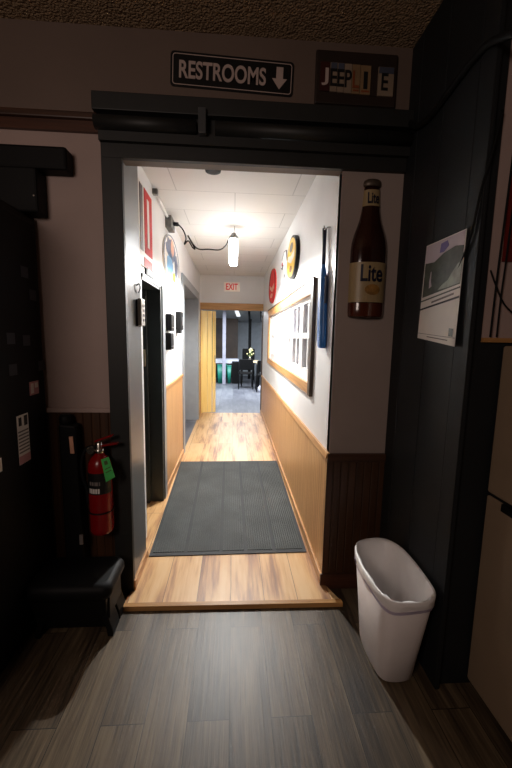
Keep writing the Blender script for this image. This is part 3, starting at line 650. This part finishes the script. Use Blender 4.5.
fe = thing('fire_extinguisher', 'red fire extinguisher with a green inspection tag on the beadboard wall', 'fire extinguisher', (-.70, 1.865, .43))
EX, EY = -.702, 1.868
link('cylinder', MB().lathe([(.045, .43), (.056, .437), (.060, .455), (.060, .79), (.056, .825), (.042, .85), (.026, .866), (.02, .875)], (EX, EY, 0), 32), 'red', fe)
link('valve', MB().lathe([(.021, .874), (.026, .878), (.026, .895), (.018, .90), (.017, .93), (.012, .935)], (EX, EY, 0), 18), 'chrome', fe)
link('carry_handle', MB().hexa([(EX-.01, EY-.012, .905), (EX+.10, EY-.02, .925), (EX+.10, EY+.01, .925), (EX-.01, EY+.012, .905)], [(EX-.01, EY-.012, .913), (EX+.10, EY-.02, .934), (EX+.10, EY+.01, .934), (EX-.01, EY+.012, .913)]), 'red', fe, .002)
link('lever', MB().hexa([(EX-.02, EY-.01, .932), (EX+.075, EY-.018, .968), (EX+.075, EY+.008, .968), (EX-.02, EY+.01, .932)], [(EX-.02, EY-.01, .941), (EX+.075, EY-.018, .978), (EX+.075, EY+.008, .978), (EX-.02, EY+.01, .941)]), 'red', fe, .002)
link('gauge', MB().disc((EX-.035, EY-.03, .895), 'y', .02, .014, 20), 'chrome', fe)
link('hose', MB().tube(spline([(EX-.015, EY, .905), (EX-.06, EY-.01, .90), (EX-.085, EY-.015, .84), (EX-.085, EY-.015, .75), (EX-.066, EY-.015, .68), (EX-.062, EY-.02, .60)], 6), .0095, 10), 'blackplastic', fe)
lbm = MB(); vv = []
for j in range(2):
    for k in range(15):
        a = PI*1.05+PI*.9*k/14; vv.append((EX+.0608*math.cos(a), EY+.0608*math.sin(a), .665+.115*j))
lbm.add(vv, [(k, k+1, 15+k+1, 15+k) for k in range(14)], True)
lb1 = link('body_label', lbm, 'ink', fe)
lb2 = MB()
for k in range(5):
    a0 = PI*1.28+.20*k
    lb2.add([(EX+.0613*math.cos(a), EY+.0613*math.sin(a), z) for z in (.672, .698) for a in (a0, a0+.15)], [(0, 1, 3, 2)])
link('print_mark', lb2, 'paper', lb1)
link('print_mark', MB().add([(EX+.0613*math.cos(a), EY+.0613*math.sin(a), z) for z in (.715, .735) for a in (PI*1.3, PI*1.4, PI*1.5, PI*1.6)], [(0, 1, 5, 4), (1, 2, 6, 5), (2, 3, 7, 6)]), 'greyink', lb1)
tg = link('inspection_tag', MB().hexa([(EX+.032, EY-.068, .86), (EX+.068, EY-.06, .872), (EX+.068, EY-.058, .872), (EX+.032, EY-.066, .86)], [(EX+.055, EY-.074, .742), (EX+.098, EY-.064, .765), (EX+.098, EY-.062, .765), (EX+.055, EY-.072, .742)]), 'green', fe)
def tgp(u, v):
    a = Vector((EX+.032, EY-.0688, .86)); b = Vector((EX+.068, EY-.0608, .872)); c = Vector((EX+.055, EY-.0748, .742)); d = Vector((EX+.098, EY-.0648, .765))
    return (a*(1-u)+b*u)*(1-v)+(c*(1-u)+d*u)*v
link('print_lines', MB().add([tgp(u, v) for u, v in ((.3, .12), (.7, .12), (.7, .3), (.3, .3), (.2, .45), (.85, .45), (.85, .49), (.2, .49), (.2, .6), (.85, .6), (.85, .64), (.2, .64))], [(0, 1, 2, 3), (4, 5, 6, 7), (8, 9, 10, 11)]), 'leaf', tg)
link('wall_bracket', MB().box(EX-.02, EX+.02, EY+.05, YF-.006, .5, .86).tube([(EX+.064*math.cos(a), EY+.064*math.sin(a), .56) for a in [2*PI*k/24 for k in range(25)]], .004, 6), 'blackplastic', fe)

# low moulded stool in front of it
st = thing('step_stool', 'low black moulded stool on grey floor below the fire extinguisher', 'stool', (-.78, 1.68, 0))
def rr(x0, x1, y0, y1, r, z, n=5):
    out = []
    for cx, cy_, a0 in ((x1-r, y1-r, 0), (x0+r, y1-r, 90), (x0+r, y0+r, 180), (x1-r, y0+r, 270)):
        for k in range(n+1):
            a = math.radians(a0+90*k/n); out.append((cx+r*math.cos(a), cy_+r*math.sin(a), z))
    return out
link('seat', MB().loft([rr(-.975, -.588, 1.60, 1.845, .04, .225), rr(-.975, -.572, 1.585, 1.848, .045, .258), rr(-.975, -.574, 1.587, 1.847, .045, .283), rr(-.97, -.586, 1.60, 1.84, .04, .300), rr(-.96, -.602, 1.615, 1.83, .035, .306)]), 'blackplastic', st)
def endpanel(x, sg_):
    pf = [(.0, .030), (.04, .026), (.10, .008), (.17, -.002), (.22, .004), (.262, .022)]
    out = MB()
    outer = [(x+sg_*d, z) for z, d in pf]; inner = [(x+sg_*(d-.03), z) for z, d in reversed(pf)]
    ol = outer+inner
    out.loft([[(px, yy, z) for px, z in ol] for yy in (1.635, 1.735)], smooth=False)
    return out
for x_, sg_ in ((-.612, 1), (-.935, -1)):
    link('leg', endpanel(x_, sg_), 'blackplastic', st, .006)
    e2 = endpanel(x_, sg_); e2.xf(Matrix.Translation((0, .112, 0))); link('leg', e2, 'blackplastic', st, .006)
    link('end_apron', MB().box(x_-.016, x_+.016, 1.64, 1.82, .10, .26), 'blackplastic', st, .004)
link('front_apron', MB().hexa([(-.95, 1.655, .04), (-.615, 1.655, .04), (-.615, 1.675, .04), (-.95, 1.675, .04)], [(-.96, 1.60, .24), (-.60, 1.60, .24), (-.60, 1.63, .24), (-.96, 1.63, .24)]), 'blackplastic', st, .004)

# ------------------------------------------------------------------ right side
RIM = [(.633, 1.665), (.672, 1.702), (.789, 1.722), (.845, 1.66), (.862, 1.573), (.858, 1.40), (.848, 1.318), (.802, 1.272), (.70, 1.262), (.628, 1.282), (.608, 1.382), (.602, 1.505), (.612, 1.61)]
def chaik(p, n=2):
    for _ in range(n):
        q = []
        for i in range(len(p)):
            a = p[i]; b = p[(i+1) % len(p)]
            q += [(a[0]*.75+b[0]*.25, a[1]*.75+b[1]*.25), (a[0]*.25+b[0]*.75, a[1]*.25+b[1]*.75)]
        p = q
    return p
RIMS = [(.744+(x-.735)*1.015, 1.492+(y-1.492)*1.03) for x, y in chaik(RIM)]; RC = (.735, 1.492)
def ring(s, z, dz=None, grow=0):
    """outline of the bin at height z; s runs 0 (floor) to 1 (rim)"""
    kx = .70+.30*s; ky = .70+.30*s; out = []
    for i, (x, y) in enumerate(RIMS):
        vx, vy = x-RC[0], y-RC[1]; ln = math.hypot(vx, vy)
        out.append((RC[0]+vx*kx+vx/ln*grow, RC[1]+.004*(1-s)+vy*ky+vy/ln*grow, z+(dz(i) if dz else 0)))
    return out
bi = thing('waste_bin', 'white slim plastic waste bin lined with a white bag by the dark plank wall', 'bin', (.735, 1.49, 0))
link('bin_body', MB().loft([ring(0, .0, grow=-.012), ring(.03, .012), ring(.5, .22), ring(.98, .435), ring(.99, .44, grow=-.006), ring(.5, .22, grow=-.006), ring(.06, .02, grow=-.006)]), 'binwhite', bi)
jt = lambda i: .006*math.sin(i*1.3)+.004*math.sin(i*2.9+1)
li = link('bag_liner', MB().loft([ring(.925, .41, lambda i: .007*math.sin(i*.7)+.5*jt(i), .0065), ring(.965, .43, jt, .007), ring(1.0, .448, None, .006), ring(1.0, .454, None, 0), ring(.98, .446, jt, -.010), ring(.8, .36, jt, -.012), ring(.5, .23, jt, -.015), ring(.2, .09, jt, -.02), ring(.1, .06, jt, -.05)], cap0=False), 'liner', bi)
nR = len(RIMS); ra = ring(.90, .392, lambda i: .006*math.sin(i*.5), .0045); rb_ = ring(.93, .410, lambda i: .006*math.sin(i*.5), .0085)
ds = MB().add(ra+rb_, [(i, (i+1) % nR, nR+(i+1) % nR, nR+i) for i in range(nR)], True)
link('drawstring', ds, 'lavender', li)

cl = thing('wall_calendar', 'paper calendar with a waterfall photograph on the dark plank wall', 'calendar', (DW, 1.5, 1.5))
CX = DW-.001
def cq(y0, y1, z0, z1, t=.0012, lift=0): return MB().box(CX-t-lift, CX-lift, y0, y1, z0, z1)
def pg(y, z, l=.002):
    t = (1.925-z)/.43; s = (1.655-y)/.297; return (CX-.003-.008*t-.003*s-l, y, z)
def flat(pts, l=.002):
    b = MB(); return b.poly([pg(y, z, l) for y, z in pts], (.001, 0, 0))
pq = [(1.358, 1.475), (1.655, 1.508), (1.65, 1.925), (1.362, 1.92)]
link('page', MB().hexa([pg(y, z, .0016) for y, z in pq], [pg(y, z, .0004) for y, z in pq]), 'paper', cl)
ph = link('photo', flat([(1.366, 1.718), (1.645, 1.692), (1.646, 1.921), (1.366, 1.916)]), 'hillprint', cl)
link('photo_sky', flat([(1.366, 1.862), (1.42, 1.872), (1.50, 1.862), (1.57, 1.838), (1.646, 1.845), (1.646, 1.921), (1.366, 1.916)], .0032), 'skyprint', ph)
link('photo_cloud', flat([(1.465, 1.885), (1.50, 1.866), (1.53, 1.868), (1.525, 1.905), (1.48, 1.908)], .0042), 'purpleprint', ph)
link('photo_river', flat([(1.366, 1.722), (1.44, 1.716), (1.52, 1.712), (1.49, 1.73), (1.45, 1.745), (1.42, 1.775), (1.39, 1.80), (1.366, 1.805)], .0034), 'fallprint', ph)
link('photo_waterfall', flat([(1.572, 1.735), (1.592, 1.728), (1.594, 1.76), (1.588, 1.80), (1.584, 1.80), (1.582, 1.76)], .0036), 'skyprint', ph)
link('heading_rule', flat([(1.362, 1.708), (1.65, 1.678), (1.65, 1.672), (1.362, 1.702)], .0032), 'hillprint', cl)
link('heading_rule', flat([(1.40, 1.688), (1.56, 1.668), (1.56, 1.660), (1.40, 1.680)], .0032), 'greyink', cl)
link('heading_rule', flat([(1.362, 1.672), (1.652, 1.642), (1.652, 1.634), (1.362, 1.664)], .0032), 'ink', cl)
link('footer_rule', flat([(1.36, 1.509), (1.652, 1.532), (1.652, 1.530), (1.36, 1.507)], .0032), 'greyink', cl)
link('footer_mark', flat([(1.376, 1.513), (1.405, 1.516), (1.405, 1.548), (1.376, 1.545)], .0034), 'hillprint', cl)
link('footer_line', flat([(1.41, 1.497), (1.57, 1.512), (1.57, 1.516), (1.41, 1.501)], .0034), 'greyink', cl)

fr = thing('refrigerator', 'beige refrigerator standing at the right edge beyond the dark plank wall', 'refrigerator', (1.4, .95, 0))
link('cabinet', MB().box(1.075, 1.74, .62, 1.315, .03, 1.478), 'fridge', fr, .008)
link('kick_plate', MB().box(1.07, 1.72, .64, 1.30, 0, .05), 'blackplastic', fr)
du = link('freezer_door', MB().box(1.036, 1.072, .62, 1.318, .893, 1.482), 'fridge', fr, .008)
dl = link('fridge_door', MB().box(1.036, 1.072, .62, 1.318, .035, .880), 'fridge', fr, .008)
link('handle_recess', MB().box(1.033, 1.05, .92, 1.235, .850, .882), 'blackplastic', dl, .003)
link('gasket', MB().box(1.045, 1.074, .63, 1.31, .878, .896), 'ink', fr)

po = thing('wall_poster', 'red poster with pale header on the wall behind the refrigerator', 'poster', (1.2, 1.32, 1.79))
link('sheet', MB().box(1.000, 1.40, 1.318, 1.326, 1.795, 2.11), 'redposter', po)
link('header', MB().box(1.0, 1.40, 1.316, 1.326, 2.11, 2.20), 'paper', po)
link('print_panel', MB().box(1.06, 1.36, 1.316, 1.319, 1.85, 2.04), 'platemaroon', po)
for i, (pts, r_, lab_) in enumerate([
    ([(DW-.012, 1.16, 2.44), (DW-.012, 1.23, 2.475), (DW-.012, 1.34, 2.525), (DW-.012, 1.45, 2.525), (DW-.012, 1.57, 2.51), (DW-.012, 1.70, 2.495), (DW-.012, 1.82, 2.52), (DW-.012, 1.91, 2.59)], .014, 'thick black cable sagging across the top of the dark plank wall'),
    ([(.93, 1.305, 2.30), (.90, 1.295, 2.15), (.88, 1.305, 2.04), (.877, 1.325, 1.92), (.876, 1.35, 1.85), (.876, 1.378, 1.795), (.878, 1.40, 1.77)], .005, 'thin black cable hanging down behind the right edge of the calendar'),
    ([(.992, 1.312, 2.24), (.985, 1.31, 2.0), (.978, 1.31, 1.75), (.975, 1.31, 1.515)], .0035, 'thin dark wire hanging straight beside the red poster'),
    ([(1.02, 1.310, 2.24), (1.010, 1.308, 2.05), (1.004, 1.308, 1.80), (1.0, 1.309, 1.66), (1.0, 1.309, 1.515)], .003, 'thin dark wire hanging along the left edge of the red poster'),
    ([(.948, 1.308, 1.76), (.975, 1.304, 1.70), (1.02, 1.304, 1.63), (1.12, 1.306, 1.56)], .003, 'thin dark wire running diagonally below the red poster')]):
    tag(link('cable', MB().tube(spline(pts, 6), r_, 8), 'wire'), lab_, 'cable')

# ================================================================== DINING ROOM BEYOND
struct('floor_dining', MB().box(-2.6, 3.2, HB, 14, -.05, .004), 'farfloor')
struct('wall_dining_back', MB().box(-2.6, 3.2, 13.6, 13.7, 0, 2.2), 'fargrey')
struct('wall_dining_panel', MB().box(-2.6, .16, 12.9, 13.0, .0, 2.9), 'panelbrown')
struct('ceiling_dining', MB().hexa([(-2.6, 6.9, 3.0), (3.2, 6.9, 3.0), (3.2, 13.7, 2.0), (-2.6, 13.7, 2.0)], [(-2.6, 6.9, 3.05), (3.2, 6.9, 3.05), (3.2, 13.7, 2.05), (-2.6, 13.7, 2.05)]), 'farceil')
struct('wall_dining_left', MB().box(-2.7, -2.6, 6.8, 14, 0, 3), 'fargrey')
struct('wall_dining_right', MB().box(3.2, 3.3, 6.8, 14, 0, 3), 'fargrey')
struct('trim_dining_beam', MB().tube([(.46, 11.0, 2.30), (.56, 12.6, 2.05)], .045, 4).box(.52, .62, 12.55, 12.65, 0, 2.1), 'blackplastic')
struct('trim_dining_beam_right', MB().tube([(.80, 10.6, 2.32), (.98, 12.6, 2.02)], .05, 4), 'blackplastic')
struct('trim_dining_post', MB().box(-.335, -.235, 11.08, 11.18, 0, 2.5), 'pole')
lf = thing('ceiling_fixture', 'pale light fixture on the sloped ceiling of the far dining room', 'ceiling light', (.07, 11.6, 2.3))
link('diffuser', MB().hexa([(-.01, 11.0, 2.345), (.08, 11.0, 2.345), (.22, 12.2, 2.15), (.10, 12.2, 2.15)], [(-.01, 11.0, 2.375), (.08, 11.0, 2.375), (.22, 12.2, 2.18), (.10, 12.2, 2.18)]), 'fixture', lf)
link('housing', MB().hexa([(-.02, 10.98, 2.376), (.09, 10.98, 2.376), (.23, 12.22, 2.181), (.09, 12.22, 2.181)], [(-.02, 10.98, 2.396), (.09, 10.98, 2.396), (.23, 12.22, 2.201), (.09, 12.22, 2.201)]), 'windowwhite', lf)
def table(name, label, loc, w_, d_, h_, top, legc, group=None):
    t = thing(name, label, 'table', loc, group); x, y, z = loc
    link('table_top', MB().box(x-w_/2, x+w_/2, y-d_/2, y+d_/2, h_-.035, h_), top, t, .004)
    for sx_ in (-1, 1):
        for sy2 in (-1, 1): link('leg', MB().box(x+sx_*(w_/2-.05)-.02, x+sx_*(w_/2-.05)+.02, y+sy2*(d_/2-.05)-.02, y+sy2*(d_/2-.05)+.02, .004, h_-.034), legc, t)
    return t
table('dining_table', 'side table under a white cloth behind teal tubs in the far room', (-.2, 11.75, .004), .72, .6, .74, 'cloth', 'blackplastic')
tag(link('tablecloth', MB().box(-.57, .17, 11.44, 12.06, .742, .752).box(-.57, .17, 11.435, 11.445, .63, .75), 'cloth'), 'white cloth hanging over the edge of the far side table', 'tablecloth')
def tub(x0, x1, y0, y1, z0, z1, label):
    t = thing('storage_tub', label, 'storage tub', ((x0+x1)/2, (y0+y1)/2, z0), 'teal tubs by the side table')
    link('tub_body', MB().loft([rr(x0+.02, x1-.02, y0+.02, y1-.02, .02, z0), rr(x0, x1, y0, y1, .02, z1-.03)]), 'teal', t)
    link('lid', MB().box(x0-.008, x1+.008, y0-.008, y1+.008, z1-.03, z1), 'teal', t, .005)
tub(-.50, -.215, 11.19, 11.42, .004, .60, 'teal tub below the white cloth, left of the lilac-grey post')
tub(-.19, -.06, 11.19, 11.42, .004, .58, 'teal tub below the white cloth, right of the lilac-grey post')
spk = thing('floor_speaker', 'black square box standing on the floor beside the teal tubs', 'box', (.09, 11.3, .004))
link('box_body', MB().box(-.04, .20, 11.2, 11.5, .004, .70), 'blackplastic', spk, .01)
link('front_panel', MB().box(-.02, .18, 11.193, 11.2, .03, .67), 'blackgloss', spk)
table('dining_table', 'cream topped dining table with a flower vase in the far room', (.50, 10.9, .004), .60, .7, .76, 'cream', 'blackplastic')
table('dining_table', 'cream topped dining table nearest the right side of the end doorway', (.98, 10.25, .004), .60, .6, .74, 'cream', 'blackplastic')
vz = thing('flower_vase', 'small vase of cream flowers on the cream dining table', 'flowers', (.50, 10.75, .761))
link('vase', MB().lathe([(.03, .761), (.045, .80), (.03, .86), (.035, .88)], (.50, 10.75, 0), 16), 'chrome', vz)
fl = MB(); lvs = MB()
for k in range(16):
    a = random.uniform(0, 2*PI); r_ = random.uniform(.0, .11); z_ = .90+random.uniform(0, .24)
    fl.lathe([(.005, -.02), (.024, 0), (.005, .02)], (.50+r_*math.cos(a), 10.75+r_*math.sin(a), z_), 8)
    lvs.tube([(.50, 10.75, .85), (.50+r_*math.cos(a), 10.75+r_*math.sin(a), z_)], .006, 5)
link('blossoms', fl, 'petal', vz); link('stems', lvs, 'leaf', vz)
ch0 = thing('dining_chair', 'black dining chair in front of the flower vase table', 'chair', (.36, 10.25, .004), 'black chairs in the far dining room')
x, y = .36, 10.25
link('seat', MB().box(x-.21, x+.21, y-.2, y+.2, .42, .47), 'blackplastic', ch0, .015)
link('backrest', MB().hexa([(x-.2, y-.22, .55), (x+.2, y-.22, .55), (x+.2, y-.19, .55), (x-.2, y-.19, .55)], [(x-.19, y-.27, .86), (x+.19, y-.27, .86), (x+.19, y-.24, .86), (x-.19, y-.24, .86)]), 'blackplastic', ch0, .012)
for sx_ in (-1, 1):
    link('leg', MB().tube([(x+sx_*.20, y-.25, .004), (x+sx_*.19, y-.19, .45), (x+sx_*.19, y-.245, .84)], .014, 8), 'blackplastic', ch0)
    link('leg', MB().tube([(x+sx_*.20, y+.22, .004), (x+sx_*.19, y+.18, .44)], .014, 8), 'blackplastic', ch0)
dup(ch0, (.84, 9.75, .004), 'black dining chair nearest the right side of the end doorway')
c3 = dup(ch0, (.50, 12.0, .004), 'black dining chair facing the doorway behind the flower vase'); c3.scale = (1, 1, 1.28)
tag(link('floor_bag', MB().lathe([(.05, .004), (.075, .03), (.06, .12), (.02, .18)], (.735, 9.55, 0), 12), 'cloth'), 'small white bag on the far room floor beside black chair legs', 'bag')

for o in D.objects:
    if '_o' in o: del o['_o']
